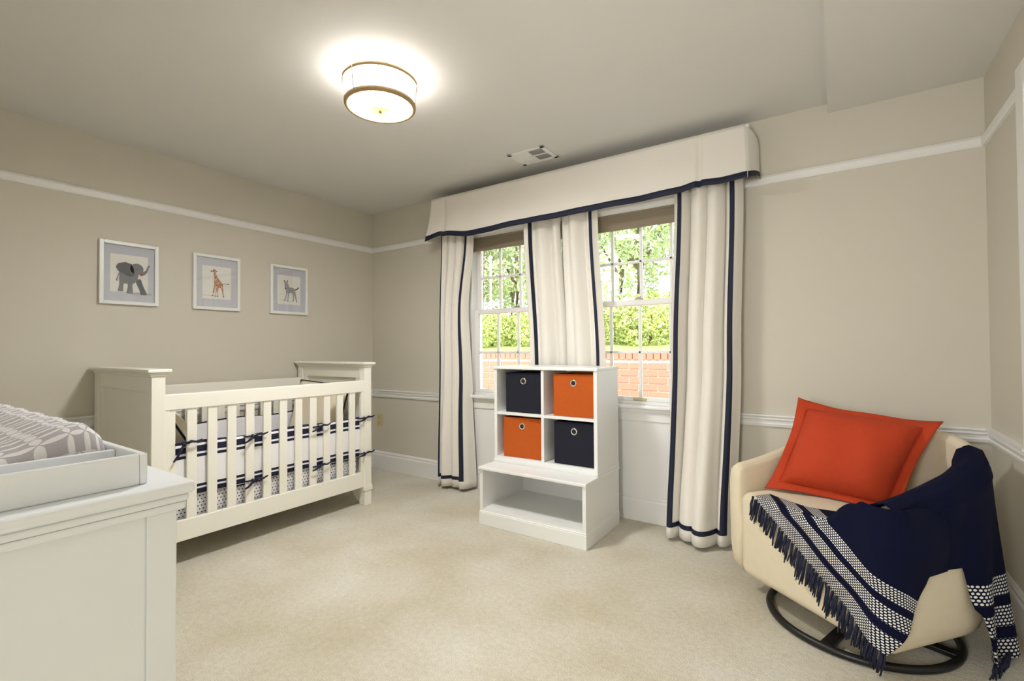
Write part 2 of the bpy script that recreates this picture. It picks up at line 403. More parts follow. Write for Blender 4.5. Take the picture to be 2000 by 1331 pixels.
def vent():
    x0, x1, y0, y1 = 1.885, 2.165, -.43, -.21; t = thing('ceiling_vent', 'white metal ceiling air vent above the windows', 'vent', (2.02, -.32, H))
    f = B(); z0 = H - .008
    f.box(x0, x1, y0, y0 + .025, z0, H - .0005, .002); f.box(x0, x1, y1 - .025, y1, z0, H - .0005, .002); f.box(x0, x0 + .03, y0, y1, z0, H - .0005, .002); f.box(x1 - .03, x1, y0, y1, z0, H - .0005, .002)
    xm, ym = (x0 + x1) / 2, (y0 + y1) / 2
    f.box(xm - .006, xm + .006, y0 + .02, y1 - .02, z0 + .001, H - .001); f.box(x0 + .02, x1 - .02, ym - .005, ym + .005, z0 + .001, H - .001)
    f.build('vent_frame', m_trim, t)
    B().box(x0 + .02, x1 - .02, y0 + .02, y1 - .02, H - .0012, H - .0004).build('duct_opening', m_dark, t)
    for half, (a, c, tilt) in enumerate(((x0 + .03, xm - .006, -.9), (xm + .006, x1 - .03, .9))):
        for (p, q) in ((y0 + .025, ym - .005), (ym + .005, y1 - .025)):
            for k in range(10):
                x = a + (c - a) * (k + .5) / 10
                B().box(-.0052, .0052, p, q, -.0005, .0005, M=Matrix.Translation((x, 0, H - .0055)) @ Matrix.Rotation(tilt * .5, 4, 'Y')).build('louver', m_trim, t)
vent()
t = thing('wall_outlet', 'almond electrical outlet on the wall beside the crib', 'outlet', (.105, 0, .40))
B().box(.068, .142, -.006, 0, .402, .518, .003).build('cover_plate', m_outlet, t)
for z in (.435, .485):
    b = B().box(.088, .122, -.009, -.004, z - .015, z + .015, .004).build('socket', m_outlet, t)
    q = B(); q.box(.096, .099, -.0095, -.008, z - .006, z + .006); q.box(.110, .113, -.0095, -.008, z - .006, z + .006)
    q = q.build('slot', m_dark); q.parent = b

# ------------------------------------------------------------------ pictures
def flat(b, pts, x, oy, oz, s):
    """filled outline on the picture plane (normal +X); pts in (right, up) where right = +Y"""
    vs = [b.bm.verts.new((x, oy + p[0] * s, oz + p[1] * s)) for p in pts]
    b.bm.faces.new(vs); return b
def ell(cx, cy, rx, ry, n=20, a0=0):
    c, s_ = math.cos(a0), math.sin(a0); o = []
    for i in range(n):
        t = 2 * PI * i / n; x, y = rx * math.cos(t), ry * math.sin(t); o.append((cx + x * c - y * s_, cy + x * s_ + y * c))
    return o
def stripe_mat(name, a, b, scale):
    m = mat(name, a, .6); t = NT(m); tc = t.add('ShaderNodeTexCoord'); wv = t.add('ShaderNodeTexWave'); wv.inputs['Scale'].default_value = scale
    wv.inputs['Distortion'].default_value = 4; wv.bands_direction = 'Z'; t.link(tc.outputs['Object'], wv.inputs['Vector'])
    t.link(t.mix(t.math('GREATER_THAN', wv.outputs['Fac'], .5), lin(a), lin(b)), t.b.inputs['Base Color']); return m
def patch_mat(name, a, b, scale):
    m = mat(name, a, .6); t = NT(m); tc = t.add('ShaderNodeTexCoord'); v = t.add('ShaderNodeTexVoronoi'); v.feature = 'DISTANCE_TO_EDGE'; v.inputs['Scale'].default_value = scale
    t.link(tc.outputs['Object'], v.inputs['Vector']); t.link(t.mix(t.math('GREATER_THAN', v.outputs['Distance'], .09), lin(b), lin(a)), t.b.inputs['Base Color']); return m
m_eleph = mat('elephant_grey', (142, 142, 143), .6, var=.3, vscale=40); m_eleph2 = mat('elephant_dark', (112, 112, 114), .6, var=.3, vscale=40)
m_gir = patch_mat('giraffe_coat', (176, 112, 66), (232, 210, 180), 70); m_zeb = stripe_mat('zebra_coat', (225, 222, 216), (52, 50, 50), 55)
m_ink = mat('ink', (50, 42, 38), .6); m_pink = mat('mouth_pink', (170, 95, 90), .6); m_shad = mat('ground_wash', (196, 194, 188), .6)
def animal(kind, par, x, oy, oz, s):
    def put(name, m, *polys):
        if name in ('dark_mark', 'ear_tip', 'leg'):
            for q in polys: o = flat(B(), q, x, oy, oz, s).build(name, m); o.parent = par
            return
        b = B()
        for i, p in enumerate(polys): flat(b, p, x + .0002 * i, oy, oz, s)
        o = b.build(name, m); o.parent = par; return o
    if kind == 0:
        put('ground_shadow', m_shad, [(-.1, -.99), (1.0, -.99), (1.0, -.90), (.3, -.88)])
        x += .0004
        put('leg', m_eleph2, [(.22, -.2), (.5, -.15), (.62, -.55), (.78, -.92), (.76, -1.0), (.50, -1.0), (.44, -.75)], [(-.40, -.2), (-.20, -.25), (-.30, -.55), (-.30, -.88), (-.50, -.88), (-.44, -.5)])
        x += .0006
        put('body', m_eleph, [(-.46, .3), (-.3, .45), (0, .5), (.3, .45), (.4, .1), (.36, -.2), (.22, -.4), (0, -.45), (-.3, -.45), (-.44, -.1)],
            [(-.10, -.3), (.16, -.3), (.12, -.6), (.16, -.95), (-.14, -.95), (-.08, -.6)], [(-.46, -.1), (-.2, -.2), (-.28, -.6), (-.28, -.88), (-.52, -.88), (-.44, -.55)], [(-.43, .1), (-.47, .1), (-.58, -.25), (-.54, -.28)], ell(-.55, -.28, .03, .07))
        x += .001
        put('head', m_eleph, ell(.32, .38, .30, .30), [(.42, .45), (.60, .25), (.72, .35), (.80, .60), (.90, .66), (.93, .60), (.86, .50), (.80, .25), (.66, .08), (.45, .08)])
        put('ear', m_eleph2, [(.08, .62), (-.2, .70), (-.5, .6), (-.6, .4), (-.5, .2), (-.2, .05), (.05, -.1), (.18, .0), (.2, .3)])
        x += .001
        put('mouth', m_pink, [(.42, .12), (.62, .16), (.6, .06), (.5, .02)]); put('eye', m_ink, ell(.32, .36, .03, .018))
    elif kind == 1:
        put('ground_shadow', m_shad, [(-1.0, -.93), (-.2, -.97), (-.2, -.94), (-1.0, -.90)])
        x += .0004
        put('coat', m_gir, [(-.28, .98), (-.20, 1.0), (-.12, .92), (-.08, .75), (.02, .5), (.14, .3), (.26, .18), (.40, .02), (.44, -.2), (.40, -.3), (.2, -.32), (0, -.28), (-.16, -.2), (-.2, .1), (-.2, .45), (-.24, .75), (-.3, .85)],
            [(-.18, -.1), (-.04, -.2), (-.18, -.55), (-.26, -.92), (-.34, -.92), (-.26, -.5)], [(0, -.2), (.14, -.25), (.08, -.6), (.08, -.95), (0, -.95), (.02, -.6)], [(.28, -.1), (.42, -.1), (.44, -.5), (.50, -.95), (.42, -.95), (.34, -.55)], [(-.06, -.2), (.04, -.2), (-.02, -.6), (-.08, -.95), (-.15, -.95), (-.08, -.6)])
        x += .001
        put('ear_tip', m_pink, [(-.28, .95), (-.48, .90), (-.42, .82), (-.27, .88)], [(-.12, .95), (.02, .93), (-.03, .85), (-.12, .88)])
        put('dark_mark', m_ink, ell(-.22, 1.0, .04, .05), ell(-.12, 1.0, .03, .05), ell(.78, .02, .09, .03), ell(-.3, -.94, .06, .03), ell(-.11, -.96, .05, .03), ell(.04, -.96, .05, .03), ell(.46, -.96, .05, .03), [(.4, .02), (.7, .04), (.7, .02), (.42, -.01)])
    else:
        put('ground_shadow', m_shad, [(-.9, -.88), (.3, -.95), (.3, -.92), (-.9, -.85)])
        x += .0004
        put('coat', m_zeb, [(-.42, .62), (-.3, .72), (-.16, .68), (-.08, .5), (.02, .25), (.3, .24), (.48, .18), (.56, -.1), (.45, -.25), (.1, -.22), (-.1, -.3), (-.28, -.2), (-.32, .1), (-.26, .2), (-.34, .1), (-.4, .3)],
            [(-.26, -.1), (-.12, -.15), (-.22, -.5), (-.34, -.88), (-.46, -.88), (-.3, -.5)], [(-.1, -.15), (.02, -.2), (-.06, -.6), (-.08, -.93), (-.18, -.93), (-.14, -.6)], [(.35, -.1), (.55, -.05), (.62, -.4), (.72, -.93), (.62, -.95), (.5, -.5)], [(.25, -.15), (.42, -.15), (.44, -.5), (.42, -.85), (.32, -.88), (.34, -.5)])
        x += .001
        put('dark_mark', m_ink, [(-.44, .62), (-.48, .85), (-.36, .72)], [(-.24, .70), (-.16, .88), (-.12, .68)], [(.5, .1), (.72, .22), (.86, .35), (.9, .28), (.76, .14), (.54, .0)], ell(-.32, .12, .07, .06), ell(-.42, -.9, .05, .03), ell(-.13, -.95, .05, .03), ell(.67, -.95, .05, .03), ell(.37, -.88, .05, .03))
pics = ((-2.082, -1.775, 'white framed print of a grey baby elephant on the left wall', 0, .128, -.01), (-1.570, -1.253, 'white framed print of a young giraffe, middle of three', 1, .105, -.005), (-1.020, -.699, 'white framed print of a zebra foal, nearest the room corner', 2, .105, 0))
for (y0, y1, lab, kind, s, dz) in pics:
    z0, z1 = 1.422, 1.815; ym, zm = (y0 + y1) / 2, (z0 + z1) / 2
    t = thing('framed_picture', lab, 'picture', (0, ym, z0), 'framed animal prints')
    f = B(); fwid = .021
    f.box(.001, .024, y0, y0 + fwid, z0, z1, .002); f.box(.001, .024, y1 - fwid, y1, z0, z1, .002); f.box(.001, .024, y0 + fwid, y1 - fwid, z0, z0 + fwid, .002); f.box(.001, .024, y0 + fwid, y1 - fwid, z1 - fwid, z1, .002)
    f.build('frame', m_white, t)
    B().box(.002, .010, y0 + .015, y1 - .015, z0 + .015, z1 - .015).build('mat_board', m_mat, t)
    pw, ph_ = .098, .118
    p = B().box(.0095, .0106, ym - pw, ym + pw, zm - ph_, zm + ph_).build('print', m_print, t)
    animal(kind, p, .0110, ym, zm + dz, s * .92)
    B().box(.0185, .0195, y0 + fwid, y1 - fwid, z0 + fwid, z1 - fwid).build('glass', m_glass, t)

# ------------------------------------------------------------------ crib
def crib():
    X0, X1, Y0, Y1 = .035, .872, -2.105, -.735
    t = thing('baby_crib', 'cream white wooden baby crib with slatted sides against the left wall', 'crib', ((X0 + X1) / 2, (Y0 + Y1) / 2, 0))
    pw = .062
    def end(y0, y1, name):
        e = B()
        for a in (X0, X1 - pw): e.box(a, a + pw, y0, y1, .14, 1.0, .004)
        e.box(X0 + pw, X1 - pw, y0 + .008, y1 - .008, .92, 1.0, .003); e.box(X0 + pw, X1 - pw, y0 + .008, y1 - .008, .20, .32, .003)
        e.box(X0 + pw, X0 + pw + .05, y0 + .008, y1 - .008, .32, .92, .003); e.box(X1 - pw - .05, X1 - pw, y0 + .008, y1 - .008, .32, .92, .003)
        o = e.build(name, m_crib, t)
        ch = B().box(X0 + pw + .03, X1 - pw - .03, y0 + .022, y1 - .022, .30, .94).build('panel', m_crib); ch.parent = o
        c = B(); c.box(X0 - .004, X1 + .006, y0 - .006, y1 + .006, 1.0, 1.012, .003); c.box(X0 - .012, X1 + .014, y0 - .014, y1 + .014, 1.012, 1.02, .003); c.box(X0 - .02, X1 + .022, y0 - .022, y1 + .022, 1.02, 1.037, .005)
        ch = c.build('cap', m_crib); ch.parent = o
        for a in (X0, X1 - pw):
            f = B(); f.box(a - .006, a + pw + .006, y0 - .006, y1 + .006, .105, .135, .004); f.box(a - .003, a + pw + .003, y0 - .003, y1 + .003, .135, .148, .003)
            inx = a + pw if a == X0 else a
            f.box(a, a + pw, y0, y1, 0, .11, .003)
            sx = 1 if a == X0 else -1
            f.prism([(inx - sx * .01, .0), (inx + sx * .02, .0), (inx + sx * .10, .105), (inx - sx * .01, .105)], 'y', y0 + .004, y1 - .004) if False else None
            vs = [(inx - sx * .01, .02), (inx + sx * .03, .02), (inx + sx * .11, .11), (inx - sx * .01, .11)]
            A = [f.bm.verts.new((p[0], y0 + .004, p[1])) for p in vs]; C = [f.bm.verts.new((p[0], y1 - .004, p[1])) for p in vs]
            f.bm.faces.new(A); f.bm.faces.new(C)
            for i in range(4): f.bm.faces.new((A[i], A[(i + 1) % 4], C[(i + 1) % 4], C[i]))
            ch = f.build('foot', m_crib); ch.parent = o
    end(Y0, Y0 + .062, 'headboard'); end(Y1 - .062, Y1, 'footboard')
    ya, yb = Y0 + .062, Y1 - .062
    for side, xc in (('front', X1 - .022), ('back', X0 + .022)):
        r = B(); r.box(xc - .016, xc + .016, ya - .01, yb + .01, .822, .905, .005); r.build('top_rail', m_crib, t)
        r = B(); r.box(xc - .013, xc + .013, ya - .01, yb + .01, .132, .242, .004); r.build('bottom_rail', m_crib, t)
        for q0 in (ya, yb - .022): B().box(xc - .012, xc + .012, q0, q0 + .022, .24, .825, .002).build('side_stile', m_crib, t)
        me = None
        for k in range(12):
            y = -2.017 + k * .10236
            if me is None:
                o = B().box(xc - .008, xc + .008, y - .0245, y + .0245, .238, .826, .003).build('slat', m_crib, t); me = o.data; yy = y
            else:
                o = D.objects.new('slat', me); COL.objects.link(o); o.parent = t; o.matrix_parent_inverse = Matrix.Translation(-Vector(t.location)); o.location = (0, y - yy, 0)
    B().box(X0 + .03, X1 - .03, ya, yb, .19, .215).build('mattress_board', m_crib, t)
    # mattress
    def dots():
        m = mat('dotted_sheet', (236, 234, 238), .8); t_ = NT(m); tc = t_.add('ShaderNodeTexCoord'); mp = t_.add('ShaderNodeMapping'); t_.link(tc.outputs['Object'], mp.inputs[0])
        sp = t_.add('ShaderNodeSeparateXYZ'); t_.link(mp.outputs[0], sp.inputs[0]); S = 55.
        z = t_.math('MULTIPLY', sp.outputs['Z'], S); row = t_.math('FLOOR', z); h = t_.math('MULTIPLY', t_.math('MODULO', row, 2.0), .5)
        y = t_.math('ADD', t_.math('MULTIPLY', t_.math('ADD', sp.outputs['X'], sp.outputs['Y']), S), h)
        fy = t_.math('SUBTRACT', t_.math('FRACT', y), .5); fz = t_.math('SUBTRACT', t_.math('FRACT', z), .5)
        d = t_.math('SQRT', t_.math('ADD', t_.math('MULTIPLY', fy, fy), t_.math('MULTIPLY', fz, fz)))
        t_.link(t_.mix(t_.math('LESS_THAN', d, .2), lin((236, 234, 238)), lin((26, 28, 52))), t_.b.inputs['Base Color']); return m
    o = B().box(X0 + .05, X1 - .06, ya + .01, yb - .01, .215, .40, .03, 3).build('crib_mattress', dots(), None, True)
    tag(o, 'crib mattress in a white sheet with tiny navy dots', 'mattress')
    # bumpers
    def bump_mat():
        m = mat('bumper_cloth', (240, 238, 238), .85, .2, 500); t_ = NT(m); tc = t_.add('ShaderNodeTexCoord'); sp = t_.add('ShaderNodeSeparateXYZ'); t_.link(tc.outputs['Object'], sp.inputs[0])
        cr = t_.add('ShaderNodeValToRGB'); cr.color_ramp.interpolation = 'CONSTANT'; zz = t_.math('DIVIDE', t_.math('SUBTRACT', sp.outputs['Z'], .345), .29); t_.link(zz, cr.inputs[0])
        wh, nv = (*lin((240, 238, 240)), 1), (*lin((18, 23, 52)), 1)
        st = [(0, nv), (.02, wh), (.035, nv), (.13, wh), (.165, nv), (.215, wh), (.72, nv), (.775, wh), (.815, nv), (.93, wh), (.975, nv)]
        el = cr.color_ramp.elements; el[0].position, el[0].color = st[0]; el[1].position, el[1].color = st[1]
        for p_, c_ in st[2:]: e_ = el.new(p_); e_.color = c_
        t_.link(cr.outputs[0], t_.b.inputs['Base Color']); return m
    mb = bump_mat(); m_cream = mat('cream_quilt', (236, 226, 200), .85, .2, 400)
    bu = thing('crib_bumper', 'white padded crib bumper with navy stripes and bow ties', 'crib bumper', (X1 - .06, (Y0 + Y1) / 2, .345))
    def pad(name, x0, x1, y0, y1, z0, z1, m):
        """soft padded wall, bulging and puckered"""
        alongy = (y1 - y0) > (x1 - x0); b = B()
        L = (y1 - y0) if alongy else (x1 - x0); hw = ((x1 - x0) if alongy else (y1 - y0)) / 2
        def f(u, v):
            a = 2 * PI * v; c, s_ = math.cos(a), math.sin(a)
            sx = abs(c) ** .5 * (1 if c > 0 else -1) * hw; sz = abs(s_) ** .35 * (1 if s_ > 0 else -1) * (z1 - z0) / 2
            puck = 1 + .14 * math.sin(u * L * 21 + 1) * math.cos(a) + .07 * math.sin(u * L * 47)
            zc = (z0 + z1) / 2 + .006 * math.sin(u * L * 10.5)
            p = (u * L)
            return (x0 + hw + sx * puck, y0 + p, zc + sz) if alongy else (x0 + p, y0 + hw + sx * puck, zc + sz)
        b.grid(f, 60, 28)
        return b.build(name, m, bu, True)
    pad('front_pad', X1 - .085, X1 - .034, ya + .005, yb - .005, .345, .635, mb)
    m_plain = mat('bumper_plain', (236, 235, 240), .85, .2, 500)
    pad('back_pad', X0 + .036, X0 + .08, ya + .005, yb - .005, .345, .635, m_plain)
    B().tube([(X0 + .058, ya + .01 + (yb - ya - .02) * i / 40, .638 + .006 * math.sin(i * .35)) for i in range(41)], .005, 6).build('piping', m_navy, bu, True)
    pad('foot_pad', X0 + .08, X1 - .09, yb - .045, yb - .002, .345, .635, m_plain); pad('head_pad', X0 + .08, X1 - .09, ya + .002, ya + .045, .345, .635, m_plain)
    xo = X1 - .004
    def tie(y, z, sg=1, droop=.02):
        b = B(); y0_, y1_ = y - .027, y + .027
        b.tube([(X1 - .036, y0_ - .004, z), (xo - .006, y0_ - .004, z + .002), (xo, y - .01, z + .003), (xo, y + .01, z + .002), (xo - .006, y1_ + .004, z), (X1 - .036, y1_ + .004, z - .002)], .005, 6)
        b.tube([(xo + .002, y - .004, z + .012), (xo + .010, y, z), (xo + .003, y + .004, z - .012)], [.006, .011, .006], 7)
        b.tube([(xo + .006, y, z), (xo + .02, y + sg * .03, z + .012), (xo + .018, y + sg * .055, z + .006), (xo + .012, y + sg * .085, z + .014)], [.005, .008, .006, .004], 6)
        b.tube([(xo + .006, y, z), (xo + .022, y - sg * .02, z - droop), (xo + .018, y - sg * .035, z - droop * 2.2), (xo + .012, y - sg * .05, z - droop * 3)], [.005, .007, .006, .004], 6)
        b.build('bow_tie', m_navy, bu, True)
    for y, z, sg, dr in ((-1.96, .64, 1, .028), (-1.60, .625, 1, .01), (-1.17, .62, 1, .008), (-.80, .63, 1, .006), (-1.60, .365, 1, .012), (-1.17, .36, 1, .006), (-.80, .375, 1, .004)): tie(y, z, sg, dr)
    # cushions standing in both ends
    def cushion(lab, c, nrm, upv, w_, h_, th):
        nrm, upv = Vector(nrm).normalized(), Vector(upv).normalized(); sd = upv.cross(nrm).normalized(); upv = nrm.cross(sd); c = Vector(c)
        tt = thing('crib_cushion', lab, 'cushion', c - upv * h_ / 2, 'cream cushions in the crib')
        def shp(u, v, sg):
            a, b_ = u * 2 - 1, v * 2 - 1; k = max(0, (1 - a ** 4) * (1 - b_ ** 4)) ** .5
            sq = 1 - .05 * (a * a * (1 - b_ * b_) + b_ * b_ * (1 - a * a))
            pin = 1 - .06 * (1 - abs(a)) ** 1 * abs(b_) ** 3
            return c + sd * (a * w_ / 2 * (1 - .06 * (1 - b_ * b_) * abs(a) ** 3)) + upv * (b_ * h_ / 2 * pin) + nrm * sg * th / 2 * k
        b = B(); b.grid(lambda u, v: shp(u, v, 1), 24, 24); b.grid(lambda u, v: shp(u, v, -1), 24, 24, flip=True)
        bmesh.ops.remove_doubles(b.bm, verts=b.bm.verts[:], dist=1e-5)
        b.build('cover', m_cream, tt, True)
        N_ = 24; loop = [shp(i / N_, 0, 1) for i in range(N_)] + [shp(1, i / N_, 1) for i in range(N_)] + [shp(1 - i / N_, 1, 1) for i in range(N_)] + [shp(0, 1 - i / N_, 1) for i in range(N_)]
        B().tube(loop, .006, 6, closed=True).build('piping', m_navy, tt, True)
    cushion('cream cushion with navy piping leaning at the crib end by the dresser', (.52, -1.875, .635), (.1, .85, .5), (.0, -.5, .85), .54, .46, .13)
    cushion('cream cushion with navy piping standing at the crib end by the room corner', (.47, -.905, .655), (.05, -1, .25), (.0, .25, 1), .58, .48, .12)
crib()

# ------------------------------------------------------------------ storage: low base unit, cube shelf, bins
SX0, SX1 = 1.792, 2.540
t = thing('storage_base', 'low white open storage bench under the cube shelf', 'storage unit', ((SX0 + SX1) / 2, -.38, 0))
B().box(SX0, SX0 + .022, -.625, -.135, .07, .352).build('side_panel', m_white, t); B().box(SX1 - .022, SX1, -.625, -.135, .07, .352).build('side_panel', m_white, t)
B().box(SX0 + .022, SX1 - .022, -.15, -.135, .07, .352).build('back_panel', m_white, t); B().box(SX0 + .022, SX1 - .022, -.622, -.15, .085, .105).build('bottom_panel', m_white, t)
b = B(); b.box(SX0 - .006, SX1 + .006, -.638, -.13, .352, .372, .005); b.build('top_panel', m_white, t)
b = B(); b.box(SX0 - .004, SX1 + .004, -.632, -.135, 0, .082, .003); b.box(SX0 - .002, SX1 + .002, -.629, -.135, .08, .09, .003); b.build('plinth', m_white, t)
t = thing('cube_shelf', 'white four-compartment cube shelf standing on the low bench', 'storage unit', ((SX0 + SX1) / 2, -.3, .372))
for a in (SX0, SX1 - .022): B().box(a, a + .022, -.462, -.135, .385, .992).build('side_panel', m_white, t)
B().box(SX0 + .022, SX1 - .022, -.15, -.135, .385, .992).build('back_panel', m_white, t)
B().box(2.156, 2.176, -.460, -.15, .412, .99).build('divider', m_white, t)
B().box(SX0 + .022, SX1 - .022, -.460, -.15, .392, .412).build('bottom_panel', m_white, t)
for a, c in ((SX0 + .022, 2.156), (2.176, SX1 - .022)): B().box(a, c, -.460, -.15, .690, .708).build('shelf', m_white, t)
b = B(); b.box(SX0 - .006, SX1 + .006, -.470, -.13, .992, 1.012, .004); b.build('top_panel', m_white, t)
b = B(); b.box(SX0 - .003, SX1 + .003, -.466, -.132, .372, .392, .003); b.build('plinth', m_white, t)
def bin_(lab, x0, z0, m, y0=-.440, yaw=0):
    w_, h_, d_ = .278, .262, .27; t = thing('fabric_bin', lab, 'storage bin', (x0 + w_ / 2, y0 + d_ / 2, z0), 'fabric bins in the cube shelf')
    b = B(); T = .006
    b.box(x0, x0 + w_, y0, y0 + T, z0, z0 + h_, .003); b.box(x0, x0 + w_, y0 + d_ - T, y0 + d_, z0, z0 + h_, .003)
    b.box(x0, x0 + T, y0 + T, y0 + d_ - T, z0, z0 + h_, .002); b.box(x0 + w_ - T, x0 + w_, y0 + T, y0 + d_ - T, z0, z0 + h_, .002); b.box(x0 + T, x0 + w_ - T, y0 + T, y0 + d_ - T, z0, z0 + T)
    o = b.build('bin_body', m, t)
    cx, cz = x0 + w_ * .5, z0 + h_ * .79
    R = Matrix.Translation((cx, y0, cz)) @ Matrix.Rotation(PI / 2, 4, 'X')
    g = B().lathe([(.0135, -.001), (.0135, .003), (.017, .005), (.022, .003), (.0225, -.001)], 0, 0, 28, R).build('grommet', m_chrome, t, True)
    h_o = B().lathe([(.0005, .0006), (.0140, .0006)], 0, 0, 24, R).build('hole', m_dark); h_o.parent = g
    if yaw:
        t.rotation_euler.z = yaw
bin_('navy fabric bin in the upper left compartment', 1.872, .7085, m_navyfelt)
bin_('orange fabric bin in the upper right compartment', 2.236, .7085, m_orange)
bin_('orange fabric bin in the lower left compartment', 1.850, .4125, m_orange, yaw=math.radians(4))
bin_('navy fabric bin in the lower right compartment', 2.238, .4125, m_navyfelt)

# ------------------------------------------------------------------ dresser, tray, changing pad
DZT = .87; DX1, DYF = 2.612, -2.662; DX0, DYB = 1.22, -3.19
t = thing('dresser', 'white dresser in the left foreground with the changing tray on top', 'dresser', ((DX0 + DX1) / 2, (DYF + DYB) / 2, 0))
b = B(); b.box(DX0, DX1, DYB, DYF, .08, DZT - .055, .003); b.build('body', m_dresser, t)
b = B(); b.box(DX1, DX1 + .006, DYB, DYB + .05, .08, DZT - .055, .002); b.box(DX1, DX1 + .006, DYF - .05, DYF, .08, DZT - .055, .002); b.box(DX1, DX1 + .006, DYB + .05, DYF - .05, .08, .16, .002); b.build('side_frame', m_dresser, t)
b = B(); b.box(DX0 - .01, DX1 + .014, DYB, DYF + .014, DZT - .055, DZT - .04, .004); b.box(DX0 - .016, DX1 + .018, DYB, DYF + .018, DZT - .04, DZT - .024, .006, 3); b.box(DX0 - .024, DX1 + .026, DYB, DYF + .026, DZT - .024, DZT, .007, 3); b.build('top', m_dresser, t)
b = B(); b.box(DX0 + .01, DX1 - .005, DYB, DYF - .01, 0, .08); b.build('plinth', m_dresser, t)
for r_, (z0, z1) in enumerate(((.12, .34), (.36, .58), (.60, .80))):
    for c0, c1 in ((DX0 + .03, (DX0 + DX1) / 2 - .01), ((DX0 + DX1) / 2 + .01, DX1 - .03)):
        o = B().box(c0, c1, DYF, DYF + .012, z0, z1, .003).build('drawer', m_dresser, t)
        for fx in (.3, .7):
            k = B().lathe([(0, 0), (.008, 0), (.008, .012), (.016, .018), (.014, .028), (0, .03)], 0, 0, 16, Matrix.Translation((c0 + (c1 - c0) * fx, DYF + .012, (z0 + z1) / 2)) @ Matrix.Rotation(-PI / 2, 4, 'X')).build('knob', m_bronze); k.parent = o
TX0, TX1, TY0, TY1, TH = 1.28, 2.585, -3.17, -2.70, .060; TB = .013
t = thing('changing_tray', 'white changing tray with a side compartment on the dresser top', 'changing tray', ((TX0 + TX1) / 2, (TY0 + TY1) / 2, DZT))
for a, c, d_, e_, nm in ((TX0, TX1, TY1 - TB, TY1, 'front_board'), (TX0, TX1, TY0, TY0 + TB, 'back_board'), (TX1 - TB, TX1, TY0 + TB, TY1 - TB, 'end_board'), (TX0, TX0 + TB, TY0 + TB, TY1 - TB, 'end_board')):
    B().box(a, c, d_, e_, DZT, DZT + TH, .003).build(nm, m_dresser, t)
B().box(2.455 - TB, 2.455, TY0 + TB, TY1 - TB, DZT + .006, DZT + TH - .006, .002).build('divider', m_dresser, t)
B().box(TX0 + TB, TX1 - TB, TY0 + TB, TY1 - TB, DZT, DZT + .006).build('tray_floor', m_dresser, t)
def pad_mat():
    m = mat('leaf_pattern_cover', (176, 172, 174), .9, .3, 700); t_ = NT(m); uv = t_.add('ShaderNodeUVMap'); sp = t_.add('ShaderNodeSeparateXYZ'); t_.link(uv.outputs[0], sp.inputs[0])
    S = 1 / .038; x = t_.math('FRACT', t_.math('MULTIPLY', sp.outputs[0], S)); y = t_.math('FRACT', t_.math('MULTIPLY', sp.outputs[1], S)); tot = None
    for cx in (0, 1):
        for cy in (0, 1):
            dx = t_.math('SUBTRACT', x, cx); dy = t_.math('SUBTRACT', y, cy)
            d = t_.math('SQRT', t_.math('ADD', t_.math('MULTIPLY', dx, dx), t_.math('MULTIPLY', dy, dy)))
            k = t_.math('LESS_THAN', d, .685); tot = k if tot is None else t_.math('ADD', tot, k)
    t_.link(t_.mix(t_.math('GREATER_THAN', tot, 1.5), lin((178, 174, 178)), lin((226, 224, 226))), t_.b.inputs['Base Color']); return m
def cpad():
    x0, x1, y0, y1 = 1.40, 2.432, TY0 + .02, TY1 - .018; z = DZT + .006; b = B(); Wd = y1 - y0
    def f(u, v):
        # v runs around: bottom front -> front side -> top -> back side
        prof = [(1, 0), (1.0, .035), (.985, .075), (.94, .098), (.86, .094), (.70, .066), (.5, .052), (.30, .066), (.14, .094), (.06, .098), (.015, .075), (0, .035), (0, 0)]
        k = v * (len(prof) - 1); i = min(int(k), len(prof) - 2); a = k - i; py = prof[i][0] + (prof[i + 1][0] - prof[i][0]) * a; pz = prof[i][1] + (prof[i + 1][1] - prof[i][1]) * a
        e = min(u, 1 - u) * (x1 - x0); rr = .05; sc_ = 1 if e > rr else (1 - (1 - e / rr) ** 2) ** .5
        pz2 = pz * (.55 + .45 * sc_) if pz > .0 else 0
        return (x0 + (x1 - x0) * u, y0 + Wd * py, z + pz2 + .002 * math.sin(u * 40 + v * 9))
    b.grid(f, 70, 48, uvf=lambda u, v: (u * (x1 - x0), v * .64))
    for u in (0, 1):
        ring = [b.bm.verts.new(f(u, j / 48)) for j in range(49)]; fc = b.bm.faces.new(ring)
        for lp in fc.loops: lp[b.uv].uv = (lp.vert.co.y * .9, lp.vert.co.z * .9 + .02)
    bmesh.ops.remove_doubles(b.bm, verts=b.bm.verts[:], dist=1e-5)
    o = b.build('changing_pad', pad_mat(), None, True); tag(o, 'contoured changing pad with grey and white leaf pattern cover', 'changing pad')
cpad()

